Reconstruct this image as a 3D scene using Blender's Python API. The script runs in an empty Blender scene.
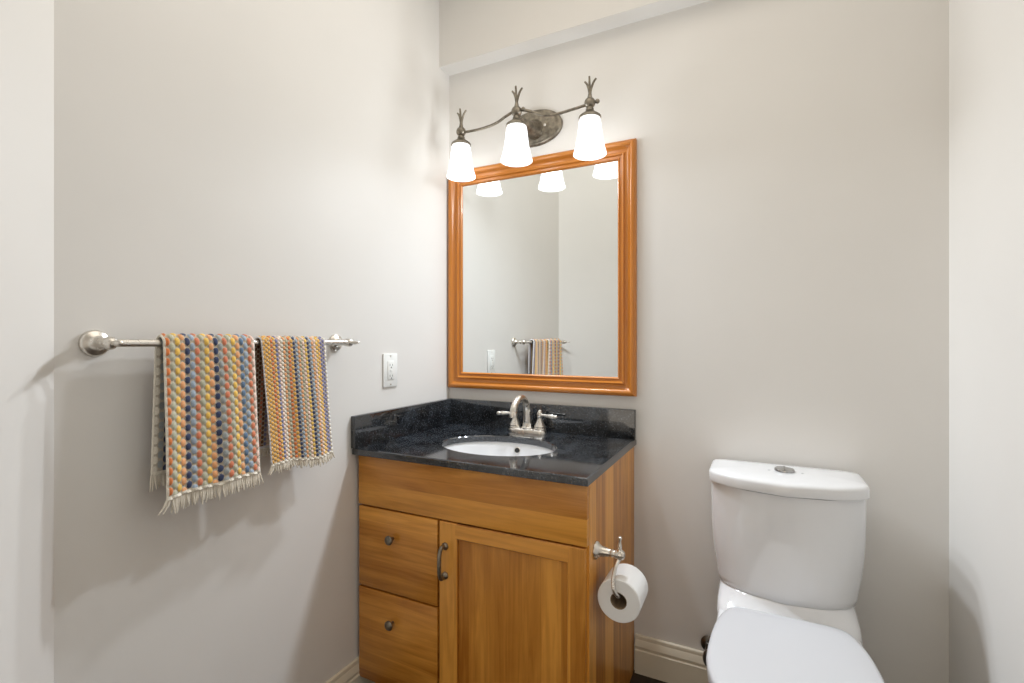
import bpy, bmesh, math, random
from mathutils import Vector, Matrix, noise

C = bpy.context.scene.collection
SC = bpy.context.scene
PI = math.pi
random.seed(7)

# ------------------------------------------------------------------ camera, sky, exposure
CAM_Z = 1.1582
cam_data = bpy.data.cameras.new('camera')
cam_data.sensor_width = 36.0
cam_data.sensor_fit = 'HORIZONTAL'
cam_data.lens = 488.85 / 1024 * 36.0
cam_data.clip_start = 0.02
cam = bpy.data.objects.new('camera', cam_data)
cam.location = (1.161, -1.737, CAM_Z)
cam.rotation_euler = (PI / 2, 0, math.radians(26.441))
C.objects.link(cam)
SC.camera = cam

world = bpy.data.worlds.new('world')
SC.world = world
world.use_nodes = True
bg = world.node_tree.nodes['Background']
bg.inputs[0].default_value = (1.0, 0.89, 0.75, 1)      # ambient fill let in by the doorway added behind the camera
bg.inputs[1].default_value = 1.3

SC.view_settings.view_transform = 'Standard'
SC.view_settings.look = 'None'
SC.view_settings.gamma = 1.0
SC.view_settings.use_curve_mapping = False
SC.view_settings.exposure = 0.22
SHADE_STRENGTH = 2.4
BULB_POWER = 19.5
LAMP_COLOR = (0.87, 0.955, 1.05)

ceil_data = bpy.data.lights.new('ceiling_fill', 'AREA')          # added unseen fill below the ceiling, brightens the upper walls
ceil_data.shape = 'RECTANGLE'
ceil_data.size, ceil_data.size_y = 1.3, 1.3
ceil_data.energy = 5.2
ceil_data.color = (1.0, 0.92, 0.80)
ceil_fill = bpy.data.objects.new('ceiling_fill', ceil_data)
ceil_fill.location = (.82, -.95, 2.60)
C.objects.link(ceil_fill)

# ------------------------------------------------------------------ helpers
def _origin(parent):
    v = Vector((0, 0, 0))
    while parent is not None:
        v += parent.location
        parent = parent.parent
    return v

def obj(name, bm, mat, parent=None, smooth=True, angle=40, recalc=True, loc=None):
    """link a bmesh given in world coordinates as one mesh object"""
    if recalc:
        bmesh.ops.recalc_face_normals(bm, faces=bm.faces[:])
    base = _origin(parent)
    if parent is None and loc is not None:
        base = Vector(loc)
    bmesh.ops.translate(bm, verts=bm.verts[:], vec=-base)
    me = bpy.data.meshes.new(name)
    if smooth:
        for f in bm.faces:
            f.smooth = True
        lim = math.radians(angle)
        for e in bm.edges:
            if len(e.link_faces) == 2 and e.calc_face_angle(0) > lim:
                e.smooth = False
    bm.to_mesh(me)
    bm.free()
    mats = mat if isinstance(mat, (list, tuple)) else [mat]
    for m in mats:
        me.materials.append(m)
    o = bpy.data.objects.new(name, me)
    C.objects.link(o)
    if parent is not None:
        o.parent = parent
    else:
        o.location = base
    return o

def thing(name, label, cat, loc, group=None):
    o = bpy.data.objects.new(name, None)
    o.empty_display_size = 0.05
    C.objects.link(o)
    o.location = loc
    tag(o, label, cat, group)
    return o

def tag(o, label, cat, group=None):
    o['label'] = label
    o['category'] = cat
    if group:
        o['group'] = group
    return o

def struct(name, bm, mat, **kw):
    o = obj(name, bm, mat, None, **kw)
    o['kind'] = 'structure'
    return o

def box(bm, x0, x1, y0, y1, z0, z1, bev=0.0, seg=2):
    r = bmesh.ops.create_cube(bm, size=1.0)
    vs = r['verts']
    for v in vs:
        v.co = Vector((x0 + (v.co.x + .5) * (x1 - x0), y0 + (v.co.y + .5) * (y1 - y0), z0 + (v.co.z + .5) * (z1 - z0)))
    if bev > 0:
        es = list({e for v in vs for e in v.link_edges})
        bmesh.ops.bevel(bm, geom=es, offset=bev, segments=seg, affect='EDGES', profile=0.5)
    return bm

def frame_axes(axis):
    a = Vector(axis).normalized()
    t = Vector((0, 0, 1)) if abs(a.z) < 0.9 else Vector((1, 0, 0))
    u = a.cross(t).normalized()
    w = a.cross(u).normalized()
    return a, u, w

def lathe(bm, prof, origin, axis=(0, 0, 1), seg=32, cap=True, scale=(1, 1)):
    """prof: list of (radius, height along axis)"""
    a, u, w = frame_axes(axis)
    o = Vector(origin)
    rings = []
    for r, h in prof:
        if r < 1e-6:
            rings.append([bm.verts.new(o + a * h)])
        else:
            rings.append([bm.verts.new(o + a * h + u * (r * scale[0] * math.cos(2 * PI * k / seg)) + w * (r * scale[1] * math.sin(2 * PI * k / seg))) for k in range(seg)])
    for A, B in zip(rings, rings[1:]):
        if len(A) == 1 and len(B) == 1:
            continue
        for k in range(seg):
            k2 = (k + 1) % seg
            if len(A) == 1:
                bm.faces.new((A[0], B[k], B[k2]))
            elif len(B) == 1:
                bm.faces.new((A[k], B[0], A[k2]))
            else:
                bm.faces.new((A[k], B[k], B[k2], A[k2]))
    if cap:
        if len(rings[0]) > 1:
            bm.faces.new(rings[0])
        if len(rings[-1]) > 1:
            bm.faces.new(rings[-1])
    return bm

def smooth_path(pts, n=8):
    """Catmull-Rom through the points"""
    P = [Vector(p) for p in pts]
    out = []
    for i in range(len(P) - 1):
        p0 = P[max(i - 1, 0)]; p1 = P[i]; p2 = P[i + 1]; p3 = P[min(i + 2, len(P) - 1)]
        for k in range(n):
            t = k / n
            out.append(0.5 * ((2 * p1) + (p2 - p0) * t + (2 * p0 - 5 * p1 + 4 * p2 - p3) * t * t + (3 * p1 - p0 - 3 * p2 + p3) * t ** 3))
    out.append(P[-1])
    return out

def tube(bm, pts, r, seg=12):
    """r: number or list along the path; round caps"""
    P = [Vector(p) for p in pts]
    n = len(P)
    R = r if isinstance(r, (list, tuple)) else [r] * n
    rings = []
    u = None
    for i in range(n):
        d = (P[min(i + 1, n - 1)] - P[max(i - 1, 0)]).normalized()
        if u is None:
            _, u, _w = frame_axes(d)
        u = (u - d * u.dot(d)).normalized()
        w = d.cross(u)
        rings.append([bm.verts.new(P[i] + (u * math.cos(2 * PI * k / seg) + w * math.sin(2 * PI * k / seg)) * R[i]) for k in range(seg)])
    for A, B in zip(rings, rings[1:]):
        for k in range(seg):
            k2 = (k + 1) % seg
            bm.faces.new((A[k], A[k2], B[k2], B[k]))
    d0 = (P[0] - P[1]).normalized() * R[0] * .5
    d1 = (P[-1] - P[-2]).normalized() * R[-1] * .5
    c0 = bm.verts.new(P[0] + d0)
    c1 = bm.verts.new(P[-1] + d1)
    for k in range(seg):
        k2 = (k + 1) % seg
        bm.faces.new((rings[0][k2], rings[0][k], c0))
        bm.faces.new((rings[-1][k], rings[-1][k2], c1))
    return bm

def loft(bm, rings, cap=True):
    R = [[bm.verts.new(p) for p in ring] for ring in rings]
    n = len(R[0])
    for A, B in zip(R, R[1:]):
        for k in range(n):
            k2 = (k + 1) % n
            bm.faces.new((A[k], A[k2], B[k2], B[k]))
    if cap:
        bm.faces.new(R[0])
        bm.faces.new(R[-1])
    return R

def ball(bm, c, r, seg=20, sz=(1, 1, 1)):
    ret = bmesh.ops.create_uvsphere(bm, u_segments=seg, v_segments=seg // 2, radius=r)
    for v in ret['verts']:
        v.co = Vector((v.co.x * sz[0], v.co.y * sz[1], v.co.z * sz[2])) + Vector(c)

# ------------------------------------------------------------------ materials
def new_mat(name):
    m = bpy.data.materials.new(name)
    m.use_nodes = True
    nt = m.node_tree
    return m, nt, nt.nodes['Principled BSDF'], nt.nodes, nt.links

def coord(nt, scale=(1, 1, 1), loc=(0, 0, 0), rot=(0, 0, 0)):
    tc = nt.nodes.new('ShaderNodeTexCoord')
    mp = nt.nodes.new('ShaderNodeMapping')
    mp.inputs['Scale'].default_value = scale
    mp.inputs['Location'].default_value = loc
    mp.inputs['Rotation'].default_value = rot
    nt.links.new(tc.outputs['Object'], mp.inputs['Vector'])
    return mp.outputs['Vector']

def paint(name, col, rough=0.55, bump=0.03, var=0.02, spec=0.35, scale=90):
    m, nt, b, N, L = new_mat(name)
    v = coord(nt)
    n1 = N.new('ShaderNodeTexNoise'); n1.inputs['Scale'].default_value = 2.2; n1.inputs['Detail'].default_value = 3
    L.new(v, n1.inputs['Vector'])
    r = N.new('ShaderNodeValToRGB')
    r.color_ramp.elements[0].position = .3; r.color_ramp.elements[1].position = .7
    r.color_ramp.elements[0].color = (*[c * (1 - var) for c in col], 1)
    r.color_ramp.elements[1].color = (*[min(1, c * (1 + var)) for c in col], 1)
    L.new(n1.outputs['Fac'], r.inputs['Fac'])
    L.new(r.outputs['Color'], b.inputs['Base Color'])
    n2 = N.new('ShaderNodeTexNoise'); n2.inputs['Scale'].default_value = scale; n2.inputs['Detail'].default_value = 4
    L.new(v, n2.inputs['Vector'])
    bp = N.new('ShaderNodeBump'); bp.inputs['Strength'].default_value = bump; bp.inputs['Distance'].default_value = .004
    L.new(n2.outputs['Fac'], bp.inputs['Height']); L.new(bp.outputs['Normal'], b.inputs['Normal'])
    b.inputs['Roughness'].default_value = rough
    b.inputs['Specular IOR Level'].default_value = spec
    return m

def wood(name, along, light, dark, rough=0.32, stave=0.06, stave_axis=None, contrast=0.36, coat=0.25, offset=0.0):
    """grain runs along axis index `along`; glued staves step across `stave_axis`"""
    m, nt, b, N, L = new_mat(name)
    sc = [46, 46, 46]; sc[along] = 2.2
    tc = N.new('ShaderNodeTexCoord')
    off = N.new('ShaderNodeVectorMath'); off.operation = 'ADD'
    L.new(tc.outputs['Object'], off.inputs[0])
    # stave id -> random shift of the grain and of its tone
    sep = N.new('ShaderNodeSeparateXYZ'); L.new(tc.outputs['Object'], sep.inputs[0])
    ax = stave_axis if stave_axis is not None else (2 if along != 2 else 0)
    dv = N.new('ShaderNodeMath'); dv.operation = 'DIVIDE'; dv.inputs[1].default_value = stave
    ad = N.new('ShaderNodeMath'); ad.operation = 'ADD'; ad.inputs[1].default_value = offset + 20.13
    L.new(sep.outputs[ax], dv.inputs[0]); L.new(dv.outputs[0], ad.inputs[0])
    fl = N.new('ShaderNodeMath'); fl.operation = 'FLOOR'; L.new(ad.outputs[0], fl.inputs[0])
    wn = N.new('ShaderNodeTexWhiteNoise'); wn.noise_dimensions = '1D'; L.new(fl.outputs[0], wn.inputs['W'])
    sc2 = N.new('ShaderNodeVectorMath'); sc2.operation = 'SCALE'; sc2.inputs['Scale'].default_value = 7.0
    L.new(wn.outputs['Color'], sc2.inputs[0]); L.new(sc2.outputs[0], off.inputs[1])
    mp = N.new('ShaderNodeMapping'); mp.inputs['Scale'].default_value = sc
    L.new(off.outputs[0], mp.inputs['Vector'])
    n1 = N.new('ShaderNodeTexNoise'); n1.inputs['Scale'].default_value = 1.0; n1.inputs['Detail'].default_value = 6; n1.inputs['Roughness'].default_value = .62; n1.inputs['Distortion'].default_value = .9
    L.new(mp.outputs[0], n1.inputs['Vector'])
    mp2 = N.new('ShaderNodeMapping'); s3 = [9, 9, 9]; s3[along] = 2.6; mp2.inputs['Scale'].default_value = s3
    L.new(off.outputs[0], mp2.inputs['Vector'])
    n2 = N.new('ShaderNodeTexNoise'); n2.inputs['Scale'].default_value = 1.0; n2.inputs['Detail'].default_value = 3; n2.inputs['Distortion'].default_value = 1.4
    L.new(mp2.outputs[0], n2.inputs['Vector'])
    mx = N.new('ShaderNodeMath'); mx.operation = 'MULTIPLY_ADD'; mx.inputs[1].default_value = .5
    L.new(n1.outputs['Fac'], mx.inputs[0])
    h = N.new('ShaderNodeMath'); h.operation = 'MULTIPLY'; h.inputs[1].default_value = .32; L.new(n2.outputs['Fac'], h.inputs[0])
    L.new(h.outputs[0], mx.inputs[2])
    st = N.new('ShaderNodeMath'); st.operation = 'MULTIPLY_ADD'; st.inputs[1].default_value = .26
    L.new(wn.outputs['Value'], st.inputs[0]); L.new(mx.outputs[0], st.inputs[2])
    r = N.new('ShaderNodeValToRGB')
    r.color_ramp.elements[0].position = .52 - contrast * .42; r.color_ramp.elements[1].position = .52 + contrast * .42
    r.color_ramp.elements[0].color = (*dark, 1); r.color_ramp.elements[1].color = (*light, 1)
    L.new(st.outputs[0], r.inputs['Fac']); L.new(r.outputs['Color'], b.inputs['Base Color'])
    bp = N.new('ShaderNodeBump'); bp.inputs['Strength'].default_value = .04; bp.inputs['Distance'].default_value = .002
    L.new(n1.outputs['Fac'], bp.inputs['Height']); L.new(bp.outputs['Normal'], b.inputs['Normal'])
    b.inputs['Roughness'].default_value = rough
    b.inputs['Coat Weight'].default_value = coat
    b.inputs['Coat Roughness'].default_value = .18
    b.inputs['Specular IOR Level'].default_value = .4
    return m

def metal(name, col, rough, mottled=0.0, aniso=0.0):
    m, nt, b, N, L = new_mat(name)
    b.inputs['Metallic'].default_value = 1.0
    n = N.new('ShaderNodeTexNoise'); n.inputs['Scale'].default_value = 60; n.inputs['Detail'].default_value = 5
    L.new(coord(nt), n.inputs['Vector'])
    r = N.new('ShaderNodeValToRGB')
    r.color_ramp.elements[0].position = .35; r.color_ramp.elements[1].position = .65
    r.color_ramp.elements[0].color = (*[c * (1 - mottled) for c in col], 1); r.color_ramp.elements[1].color = (*col, 1)
    L.new(n.outputs['Fac'], r.inputs['Fac']); L.new(r.outputs['Color'], b.inputs['Base Color'])
    mr = N.new('ShaderNodeMapRange'); mr.inputs['To Min'].default_value = rough * .85; mr.inputs['To Max'].default_value = rough * 1.15
    L.new(n.outputs['Fac'], mr.inputs['Value']); L.new(mr.outputs[0], b.inputs['Roughness'])
    if mottled > .2:
        bp = N.new('ShaderNodeBump'); bp.inputs['Strength'].default_value = .35; bp.inputs['Distance'].default_value = .002
        L.new(n.outputs['Fac'], bp.inputs['Height']); L.new(bp.outputs['Normal'], b.inputs['Normal'])
    return m

def plain(name, col, rough, spec=.5, coat=0.0, var=.01):
    m, nt, b, N, L = new_mat(name)
    n = N.new('ShaderNodeTexNoise'); n.inputs['Scale'].default_value = 8
    L.new(coord(nt), n.inputs['Vector'])
    r = N.new('ShaderNodeValToRGB')
    r.color_ramp.elements[0].color = (*[c * (1 - var) for c in col], 1); r.color_ramp.elements[1].color = (*[min(1, c * (1 + var)) for c in col], 1)
    L.new(n.outputs['Fac'], r.inputs['Fac']); L.new(r.outputs['Color'], b.inputs['Base Color'])
    b.inputs['Roughness'].default_value = rough
    b.inputs['Specular IOR Level'].default_value = spec
    b.inputs['Coat Weight'].default_value = coat
    b.inputs['Coat Roughness'].default_value = .05
    return m

WALL = (0.74, 0.715, 0.68)
M_wall = paint('wall_paint', WALL, rough=.5, bump=.02, spec=.3)
M_ceil = paint('ceiling_paint', (.80, .78, .74), rough=.7)
M_trim = paint('trim_paint', (.70, .63, .50), rough=.35, bump=.0, spec=.45)
W_L, W_D = (0.80, 0.365, 0.064), (0.40, 0.138, 0.012)
M_wood_x = wood('alder_grain_across', 0, W_L, W_D, stave=.12, stave_axis=2)
M_wood_z = wood('alder_grain_upright', 2, W_L, W_D, stave=.058, stave_axis=0)
M_wood_side = wood('alder_side_panel', 2, W_L, W_D, stave=.09, stave_axis=1)
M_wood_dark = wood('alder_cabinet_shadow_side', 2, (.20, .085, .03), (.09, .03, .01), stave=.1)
F_L, F_D = (0.72, 0.280, 0.042), (0.42, 0.130, 0.012)
M_frame = wood('honey_frame_wood', 0, F_L, F_D, rough=.28, stave=5, contrast=.7, coat=.4)
M_frame_v = wood('honey_frame_wood_upright', 2, F_L, F_D, rough=.28, stave=5, contrast=.7, coat=.4)
M_nickel = metal('brushed_nickel', (.70, .665, .61), .28)
M_pewter = metal('antique_pewter', (.32, .285, .23), .42, mottled=.45)
M_darkmetal = metal('dark_chrome', (.20, .19, .17), .3)
M_chrome = metal('chrome', (.85, .85, .85), .08)
M_button = metal('satin_chrome', (.50, .50, .50), .22)
M_porcelain = plain('white_porcelain', (.76, .76, .765), .09, coat=.5)
M_seat = plain('white_seat_plastic', (.58, .58, .595), .22)
M_plastic = plain('white_outlet_plastic', (.82, .82, .79), .35)
M_dark = plain('dark_slot', (.02, .02, .02), .6)
M_kick = plain('toe_kick_dark', (.05, .03, .02), .7)
M_caulk = plain('white_rim', (.8, .8, .8), .3)

def granite():
    m, nt, b, N, L = new_mat('black_granite')
    v = coord(nt)
    vo = N.new('ShaderNodeTexVoronoi'); vo.inputs['Scale'].default_value = 330
    L.new(v, vo.inputs['Vector'])
    n = N.new('ShaderNodeTexNoise'); n.inputs['Scale'].default_value = 14; n.inputs['Detail'].default_value = 7; n.inputs['Roughness'].default_value = .72
    L.new(v, n.inputs['Vector'])
    r1 = N.new('ShaderNodeValToRGB')
    r1.color_ramp.elements[0].position = .42; r1.color_ramp.elements[0].color = (.006, .0062, .007, 1)
    r1.color_ramp.elements[1].position = .74; r1.color_ramp.elements[1].color = (.046, .053, .062, 1)
    L.new(n.outputs['Fac'], r1.inputs['Fac'])
    r2 = N.new('ShaderNodeValToRGB')
    r2.color_ramp.elements[0].position = .86; r2.color_ramp.elements[0].color = (0, 0, 0, 1)
    r2.color_ramp.elements[1].position = .97; r2.color_ramp.elements[1].color = (.05, .053, .058, 1)
    sp = N.new('ShaderNodeSeparateColor'); L.new(vo.outputs['Color'], sp.inputs[0])
    L.new(sp.outputs[0], r2.inputs['Fac'])
    mx = N.new('ShaderNodeMix'); mx.data_type = 'RGBA'; mx.blend_type = 'ADD'; mx.inputs['Factor'].default_value = 1
    L.new(r1.outputs['Color'], mx.inputs['A']); L.new(r2.outputs['Color'], mx.inputs['B'])
    L.new(mx.outputs['Result'], b.inputs['Base Color'])
    b.inputs['Roughness'].default_value = .08
    b.inputs['IOR'].default_value = 1.8
    return m
M_granite = granite()

def floor_tile():
    m, nt, b, N, L = new_mat('dark_floor_tile')
    v = coord(nt, scale=(1, 1, 1))
    br = N.new('ShaderNodeTexBrick'); br.offset = 0.0
    br.inputs['Scale'].default_value = 1.0
    br.inputs['Brick Width'].default_value = .30; br.inputs['Row Height'].default_value = .30
    br.inputs['Mortar Size'].default_value = .004
    br.inputs['Color1'].default_value = (.060, .040, .026, 1); br.inputs['Color2'].default_value = (.048, .032, .021, 1)
    br.inputs['Mortar'].default_value = (.10, .08, .06, 1)
    L.new(v, br.inputs['Vector'])
    n = N.new('ShaderNodeTexNoise'); n.inputs['Scale'].default_value = 9; n.inputs['Detail'].default_value = 6
    L.new(v, n.inputs['Vector'])
    mx = N.new('ShaderNodeMix'); mx.data_type = 'RGBA'; mx.blend_type = 'MULTIPLY'; mx.inputs['Factor'].default_value = .5
    L.new(br.outputs['Color'], mx.inputs['A']); L.new(n.outputs['Color'], mx.inputs['B'])
    L.new(mx.outputs['Result'], b.inputs['Base Color'])
    b.inputs['Roughness'].default_value = .6
    b.inputs['Specular IOR Level'].default_value = .25
    return m
M_floor = floor_tile()

def glow():
    m, nt, b, N, L = new_mat('frosted_lit_glass')
    b.inputs['Base Color'].default_value = (.9, .9, .88, 1)
    b.inputs['Roughness'].default_value = .4
    b.inputs['Emission Color'].default_value = (*LAMP_COLOR, 1)
    b.inputs['Emission Strength'].default_value = SHADE_STRENGTH
    tr = N.new('ShaderNodeBsdfTransparent'); tr.inputs['Color'].default_value = (1, .98, .95, 1)
    mx = N.new('ShaderNodeMixShader'); mx.inputs['Fac'].default_value = .68      # thin frosted glass lets the bulb's light through
    L.new(b.outputs[0], mx.inputs[1]); L.new(tr.outputs[0], mx.inputs[2])
    L.new(mx.outputs[0], nt.nodes['Material Output'].inputs['Surface'])
    return m
M_glow = glow()

def mirror_mat():
    m, nt, b, N, L = new_mat('mirror_silver')
    b.inputs['Metallic'].default_value = 1
    b.inputs['Roughness'].default_value = 0.01
    b.inputs['Base Color'].default_value = (.86, .88, .87, 1)
    return m
M_mirror = mirror_mat()

def terry():
    m, nt, b, N, L = new_mat('terry_cotton')
    at = N.new('ShaderNodeVertexColor'); at.layer_name = 'yarn'
    n = N.new('ShaderNodeTexNoise'); n.inputs['Scale'].default_value = 700; n.inputs['Detail'].default_value = 2
    L.new(coord(nt), n.inputs['Vector'])
    mr = N.new('ShaderNodeMapRange'); mr.inputs['From Min'].default_value = .3; mr.inputs['From Max'].default_value = .7; mr.inputs['To Min'].default_value = .85; mr.inputs['To Max'].default_value = 1.15
    L.new(n.outputs['Fac'], mr.inputs['Value'])
    mx = N.new('ShaderNodeVectorMath'); mx.operation = 'SCALE'
    L.new(at.outputs['Color'], mx.inputs[0]); L.new(mr.outputs[0], mx.inputs['Scale'])
    L.new(mx.outputs[0], b.inputs['Base Color'])
    b.inputs['Roughness'].default_value = .95
    b.inputs['Specular IOR Level'].default_value = .1
    b.inputs['Sheen Weight'].default_value = .25
    bp = N.new('ShaderNodeBump'); bp.inputs['Strength'].default_value = .3; bp.inputs['Distance'].default_value = .002
    L.new(n.outputs['Fac'], bp.inputs['Height']); L.new(bp.outputs['Normal'], b.inputs['Normal'])
    return m
M_terry = terry()
M_fringe = plain('cotton_fringe', (.74, .68, .58), .95, spec=.1, var=.12)
M_paper = paint('tissue_paper', (.86, .86, .85), rough=.95, bump=.08, var=.01, spec=.1, scale=300)
M_core = plain('cardboard_core', (.30, .22, .14), .9, spec=.1)

# ------------------------------------------------------------------ the room
W = 1.638            # right wall
YC = -1.3047         # where the left wall meets the angled wall
H = 2.62             # ceiling
AX, AY = 0.62, YC - 0.62
YE = -3.3            # end of the passage behind the camera
T = 0.10

struct('floor', box(bmesh.new(), -.15, W + .15, YE, .15, -.1, 0), M_floor)
struct('ceiling', box(bmesh.new(), -.15, W + .15, YE, .15, H, H + .1), M_ceil)
struct('wall_back', box(bmesh.new(), -T, W + T, 0, T, 0, H), M_wall)
struct('wall_left', box(bmesh.new(), -T, 0, YC, 0, 0, H), M_wall)
struct('wall_right', box(bmesh.new(), W, W + T, YE, 0, 0, H), M_wall)

def prism(bm, pts, z0, z1):
    lo = [bm.verts.new((x, y, z0)) for x, y in pts]
    hi = [bm.verts.new((x, y, z1)) for x, y in pts]
    n = len(pts)
    for k in range(n):
        bm.faces.new((lo[k], lo[(k + 1) % n], hi[(k + 1) % n], hi[k]))
    bm.faces.new(lo); bm.faces.new(hi)
    return bm
struct('wall_angled', prism(bmesh.new(), [(0, YC), (AX, AY), (AX - T, AY), (-T, YC)], 0, H), M_wall)
struct('wall_passage', box(bmesh.new(), AX - T, AX, YE, AY, 0, H), M_wall)
bm = box(bmesh.new(), AX, .74, YE, YE + .1, 0, H)                 # end wall; its doorway opening is added to let fill light in
box(bm, 1.52, W, YE, YE + .1, 0, H)
box(bm, .74, 1.52, YE, YE + .1, 2.06, H)
struct('wall_front', bm, M_wall)
# dropped bulkhead along the back wall, painted like the wall
struct('trim_1', box(bmesh.new(), 0, W, -.0737, 0, 2.2839, H), M_wall)

def baseboard(name, p0, p1, n_in, hgt=.1295):
    """profiled board from p0 to p1; n_in points into the room"""
    prof = [(0, 0), (.016, 0), (.016, .080), (.0125, .0835), (.0125, .088), (.0145, .094), (.0115, .108), (.008, .116), (.0085, .121), (.007, .127), (.004, hgt), (0, hgt)]
    bm = bmesh.new()
    p0 = Vector((*p0, 0)); p1 = Vector((*p1, 0)); nn = Vector((*n_in, 0)).normalized()
    A = [bm.verts.new(p0 + nn * d + Vector((0, 0, z))) for d, z in prof]
    B = [bm.verts.new(p1 + nn * d + Vector((0, 0, z))) for d, z in prof]
    n = len(prof)
    for k in range(n):
        bm.faces.new((A[k], B[k], B[(k + 1) % n], A[(k + 1) % n]))
    bm.faces.new(A); bm.faces.new(B)
    return struct(name, bm, M_trim, angle=25)
baseboard('baseboard_back', (.784, 0), (W, 0), (0, -1))
baseboard('baseboard_left', (0, YC), (0, 0), (1, 0))
baseboard('baseboard_right', (W, YE), (W, 0), (-1, 0))
baseboard('baseboard_angled', (0, YC), (AX, AY), (1, 1))
baseboard('baseboard_passage', (AX, YE), (AX, AY), (1, 0))

# ------------------------------------------------------------------ vanity cabinet
CT = .8158          # worktop surface
CTH = .021          # its thickness
CW, CD = .787, .559
V0, V1 = .008, .779
FY = -.540          # front face of doors and drawers
van = thing('vanity_cabinet', 'honey brown wooden bathroom vanity with two drawers and a shaker door under black granite top', 'vanity', (.3935, -.27, 0))
bm = bmesh.new()
ZB = .072
TK = -.47
# carcass: two side panels with a toe notch, bottom, back, rails
def side(bm, x0, x1):
    pts = [(0.0, 0.0), (0.0, CT - CTH), (FY + .019, CT - CTH), (FY + .019, ZB), (TK, ZB), (TK, 0.0)]
    A = [bm.verts.new((x0, y - .001, z)) for y, z in pts]
    B = [bm.verts.new((x1, y - .001, z)) for y, z in pts]
    n = len(pts)
    for k in range(n):
        bm.faces.new((A[k], A[(k + 1) % n], B[(k + 1) % n], B[k]))
    bm.faces.new(A); bm.faces.new(B)
side(bm, V0 + .010, V0 + .028)
obj('side_panel', bm, M_wood_side, van)
bm = bmesh.new()
side(bm, V1 - .018, V1)
obj('side_panel', bm, M_wood_side, van)
bm = bmesh.new()
box(bm, V0 + .0285, V1 - .018, FY + .0195, FY + .0375, ZB, .62)             # dark backing rails behind the fronts
box(bm, V0 + .0285, V1 - .018, -.02, -.005, ZB, .6)
box(bm, V0 + .0285, V1 - .018, FY + .0375, -.02, ZB, ZB + .018)
box(bm, V0 + .0285, V1 - .018, FY + .0195, FY + .0375, .62, CT - CTH - .003)
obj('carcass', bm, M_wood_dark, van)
obj('toe_kick', box(bmesh.new(), V0 + .0285, V1 - .018, TK, TK + .015, 0, ZB), M_kick, van)
TOPR = CT - CTH - .001
obj('false_front', box(bmesh.new(), V0 + .002, V1 - .0005, FY, FY + .018, .634, TOPR, bev=.0018), M_wood_x, van)

KNOB = [(.0045, 0), (.0045, .010), (.006, .013), (.0125, .016), (.0145, .0195), (.0145, .022), (.0125, .0245), (.007, .026), (0, .0265)]
def drawer(z0, z1, kz):
    d = obj('drawer', box(bmesh.new(), .0120, .3185, FY, FY + .018, z0, z1, bev=.0022), M_wood_x, van)
    bm = bmesh.new()
    lathe(bm, KNOB, (.152, FY, kz), (0, -1, 0), seg=24)
    obj('knob', bm, M_pewter, d)
    return d
drawer(.3735, .6285, .546)
drawer(.0745, .3680, .284)

# shaker door: four frame members around a recessed panel
DX0, DX1, DZ0, DZ1 = .3245, .7735, .0745, .6285
PX0, PX1, PZ0, PZ1 = .3880, .7230, .140, .5825
bm = bmesh.new()
def frame_ring(bm, y_f, y_b):
    o = [(DX0, DZ0), (DX1, DZ0), (DX1, DZ1), (DX0, DZ1)]
    i = [(PX0, PZ0), (PX1, PZ0), (PX1, PZ1), (PX0, PZ1)]
    c = .004
    oi = [(DX0 + .002, DZ0 + .002), (DX1 - .002, DZ0 + .002), (DX1 - .002, DZ1 - .002), (DX0 + .002, DZ1 - .002)]
    ii = [(PX0 - c, PZ0 - c), (PX1 + c, PZ0 - c), (PX1 + c, PZ1 + c), (PX0 - c, PZ1 + c)]
    loops = [(o, y_b), (o, y_f + .002), (oi, y_f), (ii, y_f), (i, y_f + .005), (i, y_f + .0095)]
    V = [[bm.verts.new((x, y, z)) for x, z in L] for L, y in loops]
    for A, B in zip(V, V[1:]):
        for k in range(4):
            bm.faces.new((A[k], A[(k + 1) % 4], B[(k + 1) % 4], B[k]))
    bm.faces.new(V[-1])                       # closes behind, hidden by the panel
    bm.faces.new(V[0])
frame_ring(bm, FY, FY + .019)
door = obj('door', bm, M_wood_z, van, smooth=False)
obj('door_rail', box(bmesh.new(), PX0 - .006, PX1 + .006, FY - .0004, FY + .006, PZ1 + .0045, DZ1 - .0025), M_wood_x, door)
obj('door_rail', box(bmesh.new(), PX0 - .006, PX1 + .006, FY - .0004, FY + .006, DZ0 + .0025, PZ0 - .0045), M_wood_x, door)
obj('door_panel', box(bmesh.new(), PX0 + .0005, PX1 - .0005, FY + .0085, FY + .0098, PZ0 + .0005, PZ1 - .0005),
    wood('alder_door_panel', 2, W_L, W_D, stave=.0565, stave_axis=0, contrast=.42, offset=.35), door)
bm = bmesh.new()
hx = .347
hz0, hz1 = .464, .566
tube(bm, smooth_path([(hx, FY - .002, hz0 + .008), (hx, FY - .020, hz0 + .006), (hx, FY - .029, hz0 + .022), (hx, FY - .031, (hz0 + hz1) / 2), (hx, FY - .029, hz1 - .022), (hx, FY - .020, hz1 - .006), (hx, FY - .002, hz1 - .008)], 6), .0060, 12)
for z in (hz0 + .008, hz1 - .008):
    lathe(bm, [(.0110, 0), (.0110, .003), (.0085, .006), (.006, .010)], (hx, FY, z), (0, -1, 0), seg=20)
obj('handle', bm, M_pewter, door)

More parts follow.
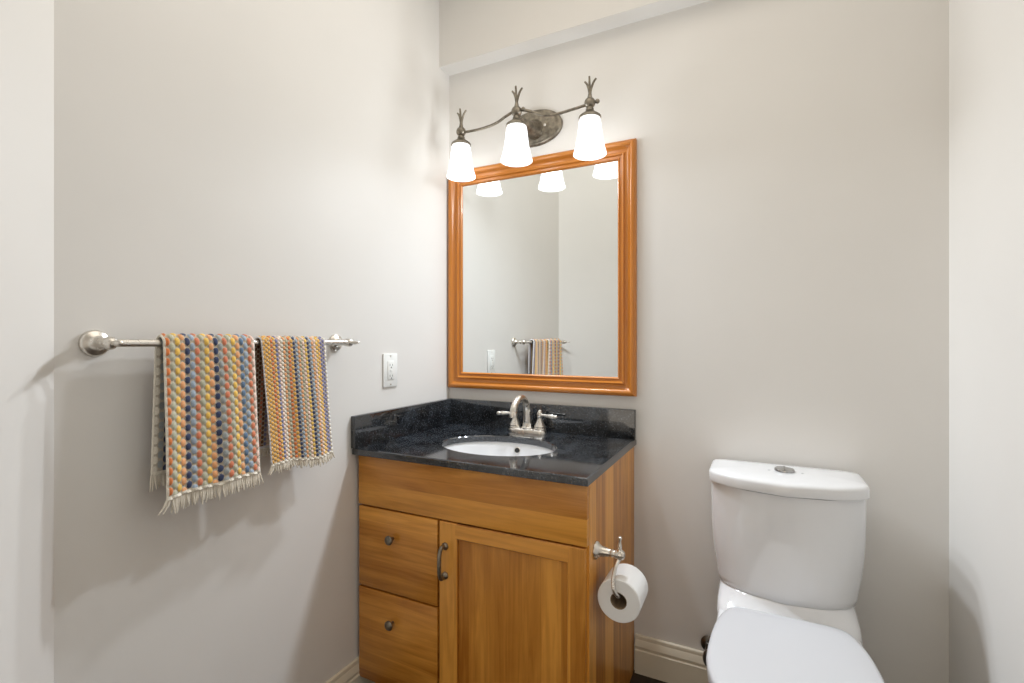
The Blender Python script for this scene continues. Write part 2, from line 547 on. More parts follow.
# ------------------------------------------------------------------ granite worktop with splashes
SKX, SKY, SKA, SKB = .397, -.307, .200, .147
top = thing('granite_worktop', 'speckled black granite worktop with back and side splashes on the wooden vanity', 'countertop', (.3935, -.28, CT - CTH))
bm = bmesh.new()
NE = 64
def rect_pt(t, x0, x1, y0, y1, cx, cy):
    dx, dy = math.cos(t), math.sin(t)
    best = 1e9
    for lim, d, c in ((x1, dx, cx), (x0, dx, cx), (y1, dy, cy), (y0, dy, cy)):
        if abs(d) > 1e-9:
            k = (lim - c) / d
            if k > 0:
                best = min(best, k)
    return cx + dx * best, cy + dy * best
X0, X1, Y0, Y1 = .0015, CW, -CD, -.0015
angs = [2 * PI * k / NE for k in range(NE)]
for cxx, cyy in ((X0, Y0), (X1, Y0), (X1, Y1), (X0, Y1)):      # snap a ray to every corner
    a = math.atan2(cyy - SKY, cxx - SKX) % (2 * PI)
    i = min(range(NE), key=lambda k: abs(((angs[k] - a + PI) % (2 * PI)) - PI))
    angs[i] = a
def ring_rect(z, ins):
    out = []
    for t in angs:
        x, y = rect_pt(t, X0, X1, Y0, Y1, SKX, SKY)
        out.append((min(max(x, X0 + ins), X1 - ins), min(max(y, Y0 + ins), Y1 - ins), z))
    return out
def ring_el(z, g):
    out = []
    for t in angs:
        dx, dy = math.cos(t), math.sin(t)
        k = 1 / math.sqrt((dx / (SKA + g)) ** 2 + (dy / (SKB + g)) ** 2)
        out.append((SKX + dx * k, SKY + dy * k, z))
    return out
zb = CT - CTH
R = [ring_el(zb, 0), ring_rect(zb, .001), ring_rect(zb + .001, 0), ring_rect(CT - .006, 0), ring_rect(CT - .0025, .0012), ring_rect(CT, .005), ring_el(CT, .003), ring_el(CT - .003, 0), ring_el(zb, 0)]
rr = loft(bm, R, cap=False)
bmesh.ops.remove_doubles(bm, verts=bm.verts[:], dist=1e-6)
obj('slab', bm, M_granite, top, angle=30)
obj('backsplash', box(bmesh.new(), .0015, CW - .001, -.0205, -.0012, CT, CT + .1033, bev=.002), M_granite, top)
obj('side_splash', box(bmesh.new(), .0015, .0205, -CD - .006, -.0207, CT, CT + .1033, bev=.002), M_granite, top)

# ------------------------------------------------------------------ undermount sink
sink = thing('undermount_sink', 'white oval undermount sink basin set in the black granite worktop', 'sink', (SKX, SKY, zb - .14))
bm = bmesh.new()
def ell(s, z, g=0.0, dy=0.0):
    return [(SKX + (SKA + g) * s * math.cos(2 * PI * k / 64), SKY + dy + (SKB + g) * s * math.sin(2 * PI * k / 64), z) for k in range(64)]
inner = [(1.035, zb - .0005), (1.02, zb - .003), (.99, zb - .02), (.94, zb - .05), (.86, zb - .082), (.72, zb - .108), (.5, zb - .124), (.25, zb - .131), (.10, zb - .134)]
outer = [(.10, zb - .146), (.3, zb - .145), (.55, zb - .138), (.80, zb - .118), (.95, zb - .085), (1.03, zb - .04), (1.07, zb - .012), (1.07, zb - .0005)]
rings = [ell(s, z) for s, z in outer] + [ell(s, z) for s, z in inner]
loft(bm, rings, cap=True)
obj('basin', bm, M_porcelain, sink)
bm = bmesh.new()
lathe(bm, [(.026, 0), (.026, .002), (.022, .004), (.018, .004), (.018, .002), (0, .002)], (SKX, SKY, zb - .134), (0, 0, 1), seg=28)
lathe(bm, [(.014, .003), (.014, .006), (.010, .009), (0, .010)], (SKX, SKY, zb - .134), (0, 0, 1), seg=28)
obj('drain', bm, M_nickel, sink)
oy = SKY + SKB * .965
bm = bmesh.new()
ovx = .400
oa = math.acos(min(1, (ovx - SKX) / (SKA * .96)))
oyy = SKY + SKB * .978 * math.sin(oa)
ooz = zb - .026
lathe(bm, [(.0115, -.004), (.0115, .0022), (.0095, .0030), (.0090, .0005)], (ovx, oyy, ooz), (0.1, -.92, .36), seg=24, cap=True)
ov = obj('overflow_ring', bm, M_nickel, sink)
bm = bmesh.new()
lathe(bm, [(.0088, .0004), (.0088, .0016), (0, .0017)], (ovx, oyy, ooz), (0.1, -.92, .36), seg=20)
obj('overflow_hole', bm, M_dark, ov)

# ------------------------------------------------------------------ faucet
FX, FYC = .393, -.063
fau = thing('faucet', 'brushed nickel two-handle gooseneck faucet behind the oval sink', 'faucet', (FX, FYC, CT))
bm = bmesh.new()
def stad(g, z, hw=.051, r=.025):
    out = []
    for k in range(40):
        t = 2 * PI * k / 40
        sx = hw if math.cos(t) >= 0 else -hw
        out.append((FX + sx + (r + g) * math.cos(t), FYC + (r + g) * math.sin(t), z))
    return out
loft(bm, [stad(0, CT + .0003), stad(0, CT + .010), stad(-.002, CT + .014), stad(-.006, CT + .017)])
obj('base_plate', bm, M_nickel, fau)
bm = bmesh.new()
sp = smooth_path([(FX, FYC, CT + .016), (FX, FYC - .001, CT + .07), (FX, FYC - .004, CT + .096), (FX, FYC - .024, CT + .123), (FX, FYC - .060, CT + .135), (FX, FYC - .096, CT + .124), (FX, FYC - .117, CT + .101), (FX, FYC - .121, CT + .080)], 6)
n = len(sp)
tube(bm, sp, [.0165 - .0040 * min(1, i / (n * .35)) if i < n - 6 else .0125 for i in range(n)], 20)
lathe(bm, [(.022, 0), (.022, .004), (.0185, .008), (.0175, .016), (.0155, .022)], (FX, FYC, CT + .016), seg=28)
lathe(bm, [(.0125, .012), (.0138, .010), (.0150, .004), (.0150, -.006), (.011, -.008), (0, -.006)], (FX, FYC - .1215, CT + .080), (0, 0, 1), seg=24)
tube(bm, [(FX, FYC + .022, CT + .016), (FX, FYC + .022, CT + .082)], .0022, 8)
ball(bm, (FX, FYC + .022, CT + .087), .0055, 12)
obj('spout', bm, M_nickel, fau)
for s in (-1, 1):
    hx_ = FX + s * .051
    bm = bmesh.new()
    lathe(bm, [(.0225, 0), (.0225, .003), (.020, .006), (.0215, .010), (.0195, .014), (.0165, .020), (.0140, .026), (.0105, .034), (.0085, .040), (.0085, .044), (.0105, .047)], (hx_, FYC, CT + .0165), seg=28)
    h = obj('handle', bm, M_nickel, fau)
    bm = bmesh.new()
    zc = CT + .0635 + .006
    lathe(bm, [(.0095, -.010), (.0110, -.006), (.0110, .006), (.0090, .010), (.0075, .012), (.0070, .015), (.0040, .018), (0, .019)], (hx_, FYC, zc), seg=24)
    path = [(0, 0), (.010, 0), (.016, .0003), (.035, .0005), (.055, .0006), (.062, .0006), (.066, .0005), (.072, .0004), (.080, .0003), (.084, .0003)]
    rad = [.006, .006, .0052, .0062, .0078, .0080, .0062, .0078, .0072, .0030]
    tube(bm, [(hx_ + s * a * .88, FYC - a * .12, zc + b - a * .05) for a, b in path], rad, 14)
    obj('lever', bm, M_nickel, h)

# ------------------------------------------------------------------ mirror
MX0, MX1, MZ0, MZ1 = .0060, .7890, .9652, 1.8685
mir = thing('wall_mirror', 'wall mirror in a wide moulded honey wood frame above the vanity', 'mirror', ((MX0 + MX1) / 2, 0, MZ0))
FWD = .066
prof = [(0, -.001), (0, -.016), (.002, -.0205), (.007, -.0240), (.013, -.0245), (.018, -.0225), (.0215, -.0180), (.024, -.0135), (.029, -.0105), (.036, -.0100), (.0415, -.0125), (.0425, -.0165), (.0450, -.0185), (.0480, -.0175), (.0495, -.0140), (.0515, -.0115), (.0575, -.0110), (.0590, -.0140), (.0615, -.0145), (FWD, -.0095), (FWD, -.003), (FWD - .004, -.001)]
def member(a, b, c, d, mat):
    """a,b outer corners; c,d directions inward at each end (mitre)"""
    bm = bmesh.new()
    A = [bm.verts.new((a[0] + c[0] * t, y, a[1] + c[1] * t)) for t, y in prof]
    B = [bm.verts.new((b[0] + d[0] * t, y, b[1] + d[1] * t)) for t, y in prof]
    n = len(prof)
    for k in range(n):
        bm.faces.new((A[k], B[k], B[(k + 1) % n], A[(k + 1) % n]))
    bm.faces.new(A); bm.faces.new(B)
    return bm
corners = [(MX0, MZ0), (MX1, MZ0), (MX1, MZ1), (MX0, MZ1)]
inw = [(1, 1), (-1, 1), (-1, -1), (1, -1)]
for k in range(4):
    k2 = (k + 1) % 4
    obj('frame_rail' if k % 2 == 0 else 'frame_stile', member(corners[k], corners[k2], inw[k], inw[k2], None), M_frame if k % 2 == 0 else M_frame_v, mir, angle=35)
obj('mirror_glass', box(bmesh.new(), MX0 + FWD - .004, MX1 - FWD + .004, -.0075, -.0035, MZ0 + FWD - .004, MZ1 - FWD + .004), M_mirror, mir, smooth=False)

# ------------------------------------------------------------------ vanity light
fix = thing('vanity_light', 'three-lamp pewter wall light with white frosted glass shades and twig finials above the mirror', 'wall light', (.398, 0, 1.98))
bm = bmesh.new()
lathe(bm, [(1, 0.0005), (1, .006), (.965, .011), (.90, .0135), (.84, .0125), (.80, .013), (.5, .017), (.22, .019), (0, .0195)], (.398, 0, 1.982), (0, -1, 0), seg=56, scale=(.114, .070))
obj('backplate', bm, M_pewter, fix)
for sx in (-.047, .047):
    bm = bmesh.new()
    lathe(bm, [(.0055, 0), (.0055, .003), (.004, .005), (0, .006)], (.398 + sx, -.0155, 1.982), (0, -1, 0), seg=16)
    obj('screw', bm, M_nickel, fix)
LZ = 1.975
LAMPS = [(.1355, -.12), (.4025, -.175), (.6545, -.12)]
bm = bmesh.new()
bar = smooth_path([(.1355, -.12, LZ - .003), (.20, -.124, LZ - .008), (.255, -.134, LZ - .011), (.31, -.150, LZ - .011), (.36, -.168, LZ - .003), (.4025, -.175, LZ + .004), (.44, -.170, LZ - .002), (.49, -.154, LZ - .021), (.535, -.140, LZ - .023), (.59, -.127, LZ - .013), (.6545, -.12, LZ - .003), (.6785, -.1195, LZ)], 8)
tube(bm, bar, .0048, 12)
ball(bm, (.681, -.1195, LZ), .008, 14)
obj('curved_bar', bm, M_pewter, fix)
bm = bmesh.new()
tube(bm, smooth_path([(.402, -.012, 1.970), (.402, -.06, 1.964), (.4025, -.12, 1.962), (.4025, -.172, 1.968)], 6), [.042 - .034 * min(1, (i / 15) ** .7) for i in range(19)], 16)
ball(bm, (.428, -.1745, LZ + .003), .008, 14)
obj('arm', bm, M_pewter, fix)
for (lx, ly) in LAMPS:
    bm = bmesh.new()
    ball(bm, (lx, ly, LZ), .0190, 20)
    lathe(bm, [(.0085, -.008), (.0120, -.018), (.0140, -.022), (.0140, -.027), (.019, -.033), (.029, -.040), (.0370, -.046), (.0385, -.050), (.0385, -.0535), (.037, -.055), (0, -.052)], (lx, ly, LZ), seg=32)
    ho = obj('lamp_holder', bm, M_pewter, fix)
    bm = bmesh.new()
    for k, (tx, ty) in enumerate(((-.019, .004), (.001, -.010), (.021, .002))):
        tube(bm, smooth_path([(lx, ly, LZ + .010), (lx + tx * .12, ly + ty * .12, LZ + .040), (lx + tx * .55, ly + ty * .55, LZ + .066), (lx + tx, ly + ty, LZ + (.078, .086, .080)[k])], 5), [.0048 - .0014 * i / 15 for i in range(16)], 8)
    lathe(bm, [(.010, .010), (.0085, .018), (.006, .030), (.0045, .040)], (lx, ly, LZ), seg=16)
    obj('twig_finial', bm, M_pewter, ho)
    bm = bmesh.new()
    zt, zbm = LZ - .0535, 1.798
    hh = zt - zbm
    op = [(.0345, 0), (.0372, -.10), (.0400, -.30), (.0440, -.55), (.0500, -.80), (.0555, -.94), (.0565, -1.0)]
    ip = [(.0535, -1.0), (.0520, -.93), (.0470, -.79), (.0410, -.55), (.0370, -.30), (.0340, -.10), (.0315, -.02)]
    lathe(bm, [(r, zt + t * hh - LZ) for r, t in op + ip], (lx, ly, LZ), seg=40, cap=True)
    obj('glass_shade', bm, M_glow, fix)
    ld = bpy.data.lights.new('vanity_bulb', 'POINT')
    ld.energy = BULB_POWER * (0.6 if lx < .2 else 1.0)      # the bulb next to the side wall is dimmer
    ld.color = LAMP_COLOR
    ld.shadow_soft_size = .036
    ld.use_nodes = True
    lt = ld.node_tree
    fo = lt.nodes.new('ShaderNodeLightFalloff'); fo.inputs['Strength'].default_value = 1.0; fo.inputs['Smooth'].default_value = .34
    lt.links.new(fo.outputs['Linear'], lt.nodes['Emission'].inputs['Strength'])
    lo = bpy.data.objects.new('vanity_bulb', ld)
    C.objects.link(lo)
    lo.parent = fix
    lo.location = Vector((lx, ly, 1.832)) - fix.location

# ------------------------------------------------------------------ towel bar
BZ = 1.155
BY0, BY1, BXX = -1.2430, -.6300, .058
tb = thing('towel_bar', 'brushed nickel towel bar on the left wall holding two striped towels', 'towel bar', (0, (BY0 + BY1) / 2, BZ))
bm = bmesh.new()
tube(bm, [(BXX, BY0, BZ), (BXX, BY1, BZ)], .0075, 20)
obj('bar', bm, M_nickel, tb)
for y in (BY0, BY1):
    bm = bmesh.new()
    lathe(bm, [(.0255, .0004), (.0262, .003), (.0255, .007), (.022, .010), (.0165, .0125), (.0125, .016), (.0102, .022), (.0092, .032), (.0088, .041), (.0105, .043), (.0090, .046), (.0118, .050), (.0126, .056), (.0126, .061), (.0105, .067), (.0080, .070), (.0050, .072), (.0045, .077), (.0062, .082), (.0050, .088), (.0028, .092), (.0038, .097), (0, .101)], (0, y, BZ), (1, 0, 0), seg=32)
    obj('post', bm, M_nickel, tb)

# ------------------------------------------------------------------ towels
def srgb(r, g, b, pale=.04):
    r, g, b = r + (240 - r) * pale, g + (232 - g) * pale, b + (220 - b) * pale
    f = lambda c: (c / 255 / 12.92) if c / 255 <= .04045 else ((c / 255 + .055) / 1.055) ** 2.4
    return (f(r), f(g), f(b))
CREAM = srgb(236, 229, 214, .1); ORNG = srgb(220, 128, 74); TERRA = srgb(214, 128, 96); PEACH = srgb(232, 168, 118)
YEL = srgb(240, 196, 96); GOLD = srgb(230, 174, 86); NAVY = srgb(66, 76, 106, 0); BLUE = srgb(100, 126, 156); LBLUE = srgb(158, 174, 192)
MINT = srgb(180, 180, 158); GREY = srgb(160, 166, 168); PINK = srgb(236, 206, 192); BROWN = srgb(120, 78, 54); LILAC = srgb(128, 128, 168)

def towel(name, label, y0, wid, zf, zb_, cols, inner_cols, row, back_cols, shift_back, shift_front, seed, thick=.0105, xoff=0.0, hem=CREAM, flen=.031):
    """draped over the bar: s runs from the back hem over the bar to the front hem, u across"""
    rnd = random.Random(seed)
    nc = len(cols)
    Rr = .0075 + thick * .5 + .0015
    s_back = BZ - zb_
    arc = PI * Rr
    zf_min = min(zf(u / 20) for u in range(21))
    s_front = BZ - zf_min
    total = s_back + arc + s_front
    sub = 7
    nu = nc * sub
    ds = row / 9
    ns = int(total / ds)
    T_ = thing(name, label, 'towel', (BXX, y0 + wid / 2, BZ), 'towels over the towel bar')
    bm = bmesh.new()
    col = bm.loops.layers.float_color.new('yarn')
    def place(u, s):
        """point, normal for the mid sheet"""
        fl = zf(u)
        if s < s_back:
            t = 1 - s / s_back                      # 1 at back hem
            x = BXX - Rr - .012 * t * 0.6 + .0035 * math.sin(u * 7 + seed) * t
            z = BZ - s_back * t
            nrm = Vector((-1, 0, 0))
            y = y0 + u * wid + shift_back * t
        elif s < s_back + arc:
            a = (s - s_back) / Rr
            x = BXX - Rr * math.cos(a); z = BZ + Rr * math.sin(a)
            nrm = Vector((-math.cos(a), 0, math.sin(a)))
            y = y0 + u * wid
        else:
            t = (s - s_back - arc) / s_front
            z = BZ - (BZ - fl) * t
            wv = math.sin(u * 9.0 + seed * 2) * .005 + math.sin(u * 21 + seed) * .0022
            x = BXX + Rr + xoff * t + wv * min(1, t * 1.6) + .006 * t
            nrm = Vector((1, 0, .05)).normalized()
            y = y0 + u * wid + shift_front(u) * t
        return Vector((x, y, z)), nrm
    def bob(ci, s, fu):
        ph = 0 if ci % 2 == 0 else .5
        q = s / row + ph
        fr = q - math.floor(q)
        dy = (fr - .5) / .44
        dx = (fu - .5) / .60
        d = dx * dx + dy * dy
        return max(0.0, 1 - d), int(math.floor(q))
    tone = {}
    def colour(ci, cell, b, base):
        k = (ci, cell)
        if k not in tone:
            tone[k] = 1 + rnd.uniform(-.10, .10)
        f = tone[k]
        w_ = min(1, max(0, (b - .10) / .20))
        g = (CREAM[0] * .66, CREAM[1] * .62, CREAM[2] * .57)  # cream ground between pebbles, with the shade there put into its colour
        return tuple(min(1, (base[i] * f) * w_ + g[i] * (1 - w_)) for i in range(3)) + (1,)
    grid_o = []; grid_i = []
    vals = {}
    for j in range(ns + 1):
        s = total * j / ns
        ro = []; ri = []
        for i in range(nu + 1):
            u = i / nu
            ci = min(nc - 1, i // sub); fu = (i - ci * sub) / sub
            b, cell = bob(ci, s, fu)
            if i % sub == 0 and ci > 0:
                b = max(b, bob(ci - 1, s, 1.0)[0])
            edge = min(1, min(u, 1 - u) * nc * 1.4)
            h = thick * (.22 + .42 * math.sqrt(b)) * (.45 + .55 * edge)
            p, nrm = place(u, s)
            ro.append(bm.verts.new(p + nrm * h))
            ri.append(bm.verts.new(p - nrm * thick * .30 * (.4 + .6 * edge)))
        grid_o.append(ro); grid_i.append(ri)
    def quad(a, b_, c, d, cc):
        f = bm.faces.new((a, b_, c, d))
        for l in f.loops:
            l[col] = cc
    s_mid = s_back + arc * .25
    for j in range(ns):
        s = total * (j + .5) / ns
        for i in range(nu):
            ci = i // sub; fu = (i - ci * sub + .5) / sub
            b, cell = bob(ci, s, fu)
            hemmed = (u_edge := min(i, nu - 1 - i)) < 2
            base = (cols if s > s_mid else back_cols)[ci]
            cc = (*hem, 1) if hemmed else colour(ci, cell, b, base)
            end = min(s, total - s)
            if end < .006:
                cc = (*CREAM, 1)
            quad(grid_o[j][i], grid_o[j][i + 1], grid_o[j + 1][i + 1], grid_o[j + 1][i], cc)
            bi = back_cols[ci] if s > s_mid else inner_cols[ci]
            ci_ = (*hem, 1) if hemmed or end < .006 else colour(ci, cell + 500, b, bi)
            quad(grid_i[j][i + 1], grid_i[j][i], grid_i[j + 1][i], grid_i[j + 1][i + 1], ci_)
    hc = (*hem, 1)
    for j in range(ns):
        quad(grid_i[j][0], grid_o[j][0], grid_o[j + 1][0], grid_i[j + 1][0], hc)
        quad(grid_o[j][nu], grid_i[j][nu], grid_i[j + 1][nu], grid_o[j + 1][nu], hc)
    for i in range(nu):
        quad(grid_o[0][i + 1], grid_o[0][i], grid_i[0][i], grid_i[0][i + 1], hc)
        quad(grid_o[ns][i], grid_o[ns][i + 1], grid_i[ns][i + 1], grid_i[ns][i], hc)
    obj('cloth', bm, M_terry, T_, angle=80, recalc=False)
    # knotted fringe at both hems
    for which in (0, 1):
        bm = bmesh.new()
        n = int(wid / .0031)
        for k in range(n):
            u = (k + .5) / n
            p, nrm = place(u, 0 if which == 0 else total)
            L_ = flen + rnd.uniform(-.004, .005)
            sway = rnd.uniform(-.0045, .0045) + (shift_front(u) * .05 if which else 0)
            out = rnd.uniform(-.002, .005)
            p = p + Vector((0, 0, .002))
            if which == 1 and u < .05:
                sway -= .014 
            if which == 1 and u > .95:
                sway += .006
            tube(bm, [p, p + Vector((out * .4, sway * .35, -L_ * .5)), p + Vector((out, sway, -L_))], [.0024, .0026, .0010], 6)
        obj('fringe', bm, M_fringe, T_)
    return T_

cols1 = [ORNG, MINT, YEL, PEACH, NAVY, LBLUE, TERRA, MINT, YEL, PEACH, NAVY, GREY, TERRA, MINT, YEL, PEACH, BLUE, LBLUE, TERRA, PINK]
back1 = [BLUE, NAVY, GREY, ORNG, YEL, MINT, NAVY, BLUE, TERRA, PEACH, GREY, NAVY, YEL, MINT, ORNG, NAVY, BLUE, TERRA, BROWN, BROWN]
inner1 = [CREAM, GREY, NAVY, CREAM, BLUE, NAVY] + back1[6:]
def zf1(u):
    return .833 + .003 * math.sin(u * 5) + (.008 * max(0, (u - .52) / .12) if u < .64 else .008)
towel('hand_towel', 'larger chunky striped hand towel with coral, yellow and navy pebbles, farther from the vanity', -1.157, .203, zf1, .880, cols1, inner1, .0205, back1, -.006,
      lambda u: .016 * u, 1)
seq = [LILAC, PINK, PEACH, CREAM, YEL, GOLD]
cols2 = [GOLD, GOLD, GOLD, ORNG, GOLD] + [LILAC, PINK, CREAM, PEACH, MINT, ORNG, GOLD] + [NAVY, LBLUE, PEACH, MINT, PINK, YEL] + [NAVY, LBLUE, PEACH, PINK, YEL, GOLD] + [LILAC, LILAC, CREAM]
back2 = [BROWN, BROWN] + [TERRA, GOLD, YEL] + cols2[5:]
def zf2(u):
    return .846 - .008 * u + .004 * math.sin(u * 7)
towel('hand_towel', 'smaller fine-checked striped hand towel hanging on the bar end nearest the vanity', -.934, .200, zf2, .885, cols2, [BROWN, BROWN, BROWN, TERRA, BROWN] + cols2[5:], .0118, back2, -.006,
      lambda u: .022 + .006 * u, 4, thick=.008, flen=.021, hem=srgb(226, 224, 228))

# ------------------------------------------------------------------ wall outlet
ol = thing('wall_outlet', 'white rectangular electrical outlet on the left wall above the granite side splash', 'outlet', (0, -.3785, 1.0565))
obj('cover_plate', box(bmesh.new(), .0004, .006, -.415, -.342, .998, 1.115, bev=.002), M_plastic, ol)
rc = obj('receptacle', box(bmesh.new(), .005, .0085, -.395, -.362, 1.0235, 1.0895, bev=.0012), M_plastic, ol)
for z in (1.0755, 1.0375):
    bm = bmesh.new()
    box(bm, .0080, .0089, -.3862, -.3845, z - .004, z + .004)
    box(bm, .0080, .0089, -.3728, -.3711, z - .0033, z + .0033)
    lathe(bm, [(.0024, 0), (.0024, .0009)], (.0080, -.3785, z - .009), (1, 0, 0), seg=12)
    obj('socket_slots', bm, M_dark, rc)
obj('test_button', box(bmesh.new(), .0080, .0098, -.3845, -.3725, 1.0545, 1.0580, bev=.0005), M_plastic, rc)
for z in (1.107, 1.006):
    bm = bmesh.new()
    lathe(bm, [(.003, 0), (.003, .001), (0, .0015)], (.0055, -.3785, z), (1, 0, 0), seg=14)
    obj('screw', bm, M_nickel, ol)

# ------------------------------------------------------------------ toilet paper holder and roll
HX, HY, HZ = V1, -.470, .602
ph = thing('toilet_paper_holder', 'brushed nickel toilet paper holder with finial on the vanity side panel', 'paper holder', (HX, HY, HZ))
bm = bmesh.new()
lathe(bm, [(.0235, .0003), (.0240, .003), (.0225, .006), (.0180, .010), (.0145, .016), (.0125, .026), (.0105, .036), (.0090, .043), (.0105, .046), (.0085, .049), (.0085, .054)], (HX, HY, HZ), (1, 0, 0), seg=28)
obj('post', bm, M_nickel, ph)
PXX = HX + .066
bm = bmesh.new()
lathe(bm, [(.0090, -.011), (.0100, -.006), (.0100, .006), (.0085, .011), (.0055, .013), (.0055, .022), (.0042, .030), (.0036, .036), (.0046, .039), (.0060, .042), (.0050, .046), (0, .049)], (PXX, HY, HZ), (0, 0, 1), seg=20)
lathe(bm, [(.0105, -.012), (.0115, -.008), (.0115, .008), (.0085, .012), (0, .014)], (PXX, HY, HZ), (1, 0, 0), seg=20)
obj('finial', bm, M_nickel, ph)
RX, RZ = PXX + .004, HZ - .106
RY0, RY1 = -.500, -.400
bm = bmesh.new()
tube(bm, smooth_path([(PXX, HY, HZ - .008), (PXX - .006, HY - .020, HZ - .026), (PXX - .0085, HY - .036, HZ - .052), (PXX - .004, HY - .042, HZ - .076), (RX, HY - .033, RZ + .0138), (RX, HY - .018, RZ + .0132), (RX, HY + .02, RZ + .0132), (RX, RY1 + .006, RZ + .0132)], 8), .0050, 18)
obj('roll_arm', bm, M_nickel, ph)

roll = thing('toilet_paper_roll', 'white toilet paper roll hanging on the holder beside the vanity', 'toilet paper', (RX, (RY0 + RY1) / 2, RZ))
bm = bmesh.new()
L_ = RY1 - RY0
lathe(bm, [(.0215, 0), (.0530, 0), (.0553, .002), (.0553, L_ - .002), (.0530, L_), (.0215, L_), (.0215, 0)], (RX, RY0, RZ), (0, 1, 0), seg=56, cap=False)
bmesh.ops.remove_doubles(bm, verts=bm.verts[:], dist=1e-6)
obj('paper', bm, M_paper, roll)
bm = bmesh.new()
lathe(bm, [(.0213, .0005), (.0213, L_ - .0005), (.0198, L_ - .0005), (.0198, .0005), (.0213, .0005)], (RX, RY0, RZ), (0, 1, 0), seg=40, cap=False)
bmesh.ops.remove_doubles(bm, verts=bm.verts[:], dist=1e-6)
obj('cardboard_core', bm, M_core, roll)

# ------------------------------------------------------------------ toilet
TX = 1.2350
toi = thing('toilet', 'white two-piece toilet with bowed tank and closed lid against the back wall', 'toilet', (TX, -.35, 0))
NP = 72
def spow(c, p):
    return math.copysign(abs(c) ** p, c)
def plan(w, yb, ys, yc, z, e=.30):
    """rounded rectangle in plan whose front edge bows from ys (sides) to yc (middle)"""
    out = []
    for k in range(NP):
        t = 2 * PI * k / NP
        cx_, cy_ = spow(math.cos(t), e), spow(math.sin(t), e)
        fr = ys + (yc - ys) * (1 - cx_ * cx_)
        out.append((TX + w * cx_, yb + (fr - yb) * (1 - cy_) / 2, z))
    return out
bm = bmesh.new()
YB = -.018
loft(bm, [plan(.1645, YB - .004, -.166, -.228, .4490), plan(.1715, YB, -.172, -.237, .4520), plan(.1750, YB, -.174, -.241, .470), plan(.1790, YB, -.171, -.243, .495), plan(.1850, YB, -.174, -.245, .530), plan(.1895, YB, -.176, -.246, .575), plan(.1925, YB, -.177, -.247, .630), plan(.1935, YB, -.178, -.248, .690), plan(.1935, YB, -.178, -.248, .7440)])
obj('tank', bm, M_porcelain, toi, angle=60)
bm = bmesh.new()
def lidp(d, z):
    kx, ky = 1 - d / .1955, 1 - d / .12
    return [(TX + (x - TX) * kx, -.125 + (y + .125) * ky, zz) for x, y, zz in plan(.1985, YB + .004, -.188, -.257, z, e=.22)]
loft(bm, [lidp(.004, .7462), lidp(.0005, .7472), lidp(0, .7490), lidp(0, .7700), lidp(.0015, .7745), lidp(.005, .7780), lidp(.011, .7803), lidp(.03, .7835), lidp(.06, .7855), lidp(.10, .7862)])
obj('tank_lid', bm, M_porcelain, toi, angle=60)
bm = bmesh.new()
lathe(bm, [(.0260, 0), (.0260, .004), (.0245, .0065), (.0225, .0070), (.0215, .0062), (.014, .0085), (0, .0092)], (1.2365, -.130, .7872), seg=36)
bt = obj('flush_button', bm, M_button, toi)
obj('button_split', box(bmesh.new(), 1.2357, 1.2373, -.151, -.109, .7944, .7966), M_darkmetal, bt)
for x_ in (1.197, 1.281):
    bm = bmesh.new()
    lathe(bm, [(.0035, 0), (.0035, .0008), (0, .001)], (x_, -.138, .7858), seg=14)
    obj('lid_mark', bm, plain('grey_mark', (.25, .25, .27), .5), toi)

# bowl: egg plans from floor to rim plus the tank platform
def egg(w, yr, yf, z, er=.45, wid_y=-.46):
    out = []
    for k in range(NP):
        t = 2 * PI * k / NP
        c, s = math.cos(t), math.sin(t)
        if s >= 0:
            x = w * spow(c, er); y = wid_y + (yr - wid_y) * spow(s, er)
        else:
            x = w * spow(c, .92); y = wid_y + (yf - wid_y) * abs(s) ** .95
        out.append((TX + x, y, z))
    return out
bm = bmesh.new()
loft(bm, [egg(.125, -.030, -.560, .0005, .3, -.38), egg(.128, -.030, -.565, .010, .3, -.38), egg(.120, -.030, -.560, .06, .3, -.38), egg(.118, -.030, -.575, .15, .32, -.39), egg(.128, -.030, -.610, .24, .34, -.41), egg(.150, -.030, -.655, .32, .36, -.44), egg(.165, -.030, -.680, .37, .36, -.46), egg(.168, -.030, -.685, .398, .36, -.46), egg(.163, -.034, -.680, .4025, .36, -.46)])
obj('bowl', bm, M_porcelain, toi, angle=60)
bm = bmesh.new()
loft(bm, [plan(.1560, -.032, -.280, -.300, .335, .33), plan(.1680, -.030, -.276, -.300, .370, .33), plan(.1735, -.030, -.266, -.292, .394, .33), plan(.1725, -.030, -.228, -.262, .414, .33), plan(.1690, -.030, -.196, -.247, .432, .33), plan(.1640, -.030, -.180, -.241, .446, .33), plan(.1610, -.032, -.176, -.238, .4515, .33)])
obj('tank_platform', bm, M_porcelain, toi, angle=60)
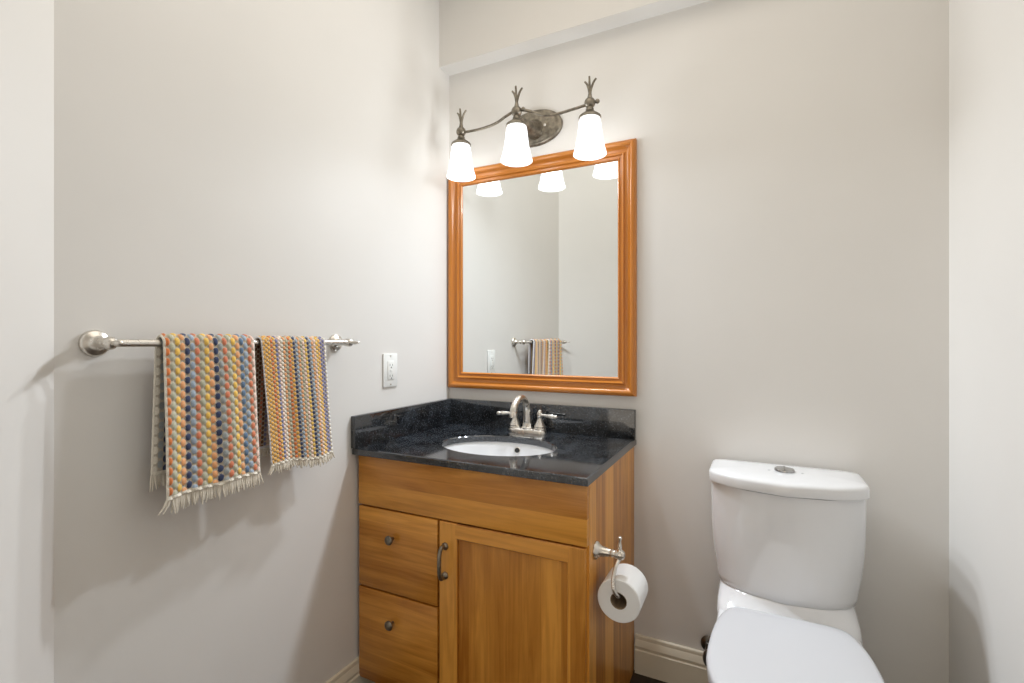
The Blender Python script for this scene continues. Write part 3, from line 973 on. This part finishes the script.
halfw = [(-.2660, .098), (-.2672, .112), (-.2720, .126), (-.2820, .137), (-.300, .1460), (-.325, .1550), (-.355, .1630), (-.39, .1685), (-.43, .1725), (-.48, .1750), (-.53, .1750), (-.57, .1690), (-.605, .1590), (-.635, .1430), (-.660, .1190), (-.678, .0900), (-.690, .0550), (-.695, .0200)]
def seat_ring(z, d, dy=0.0):
    kx, ky = 1 - d / .1750, 1 - d / .2145
    pts = [(TX + max(.004, w) * kx, -.4805 + (y + .4805) * ky, z) for y, w in halfw]
    return pts + [(2 * TX - x, y, zz) for x, y, zz in reversed(pts)]
bm = bmesh.new()
loft(bm, [seat_ring(.4035, .004), seat_ring(.4050, .0015), seat_ring(.4170, .0015), seat_ring(.4190, .004)])
obj('seat', bm, M_seat, toi, angle=50)
bm = bmesh.new()
loft(bm, [seat_ring(.4200, .004), seat_ring(.4215, 0), seat_ring(.4300, 0), seat_ring(.4345, .0015), seat_ring(.4375, .005), seat_ring(.4392, .012), seat_ring(.4410, .035), seat_ring(.4420, .07)])
obj('seat_lid', bm, M_seat, toi, angle=50)
# ------------------------------------------------------------------ shut-off valve behind the toilet
vx, vz = 1.028, .168
va = thing('shutoff_valve', 'dark chrome water shut-off valve on the back wall left of the toilet', 'valve', (vx, 0, vz))
bm = bmesh.new()
lathe(bm, [(.028, .0166), (.027, .020), (.020, .024), (.009, .026), (.009, .050), (.0125, .052), (.0125, .078), (.010, .080)], (vx, 0, vz), (0, -1, 0), seg=24)
tube(bm, [(vx, -.065, vz), (vx, -.065, vz + .032)], .0085, 14)
obj('valve_body', bm, M_darkmetal, va)
bm = bmesh.new()
lathe(bm, [(.006, .080), (.006, .088), (.017, .089), (.019, .092), (.019, .098), (.016, .101), (0, .102)], (vx, 0, vz), (0, -1, 0), seg=28, scale=(.75, 1.35))
obj('oval_handle', bm, M_darkmetal, va)
bm = bmesh.new()
tube(bm, smooth_path([(vx, -.065, vz + .030), (vx + .010, -.066, vz + .046), (vx + .030, -.066, vz + .050), (vx + .060, -.066, vz + .046), (vx + .078, -.066, vz + .042)], 6), .0058, 12)
obj('supply_hose', bm, M_darkmetal, va)
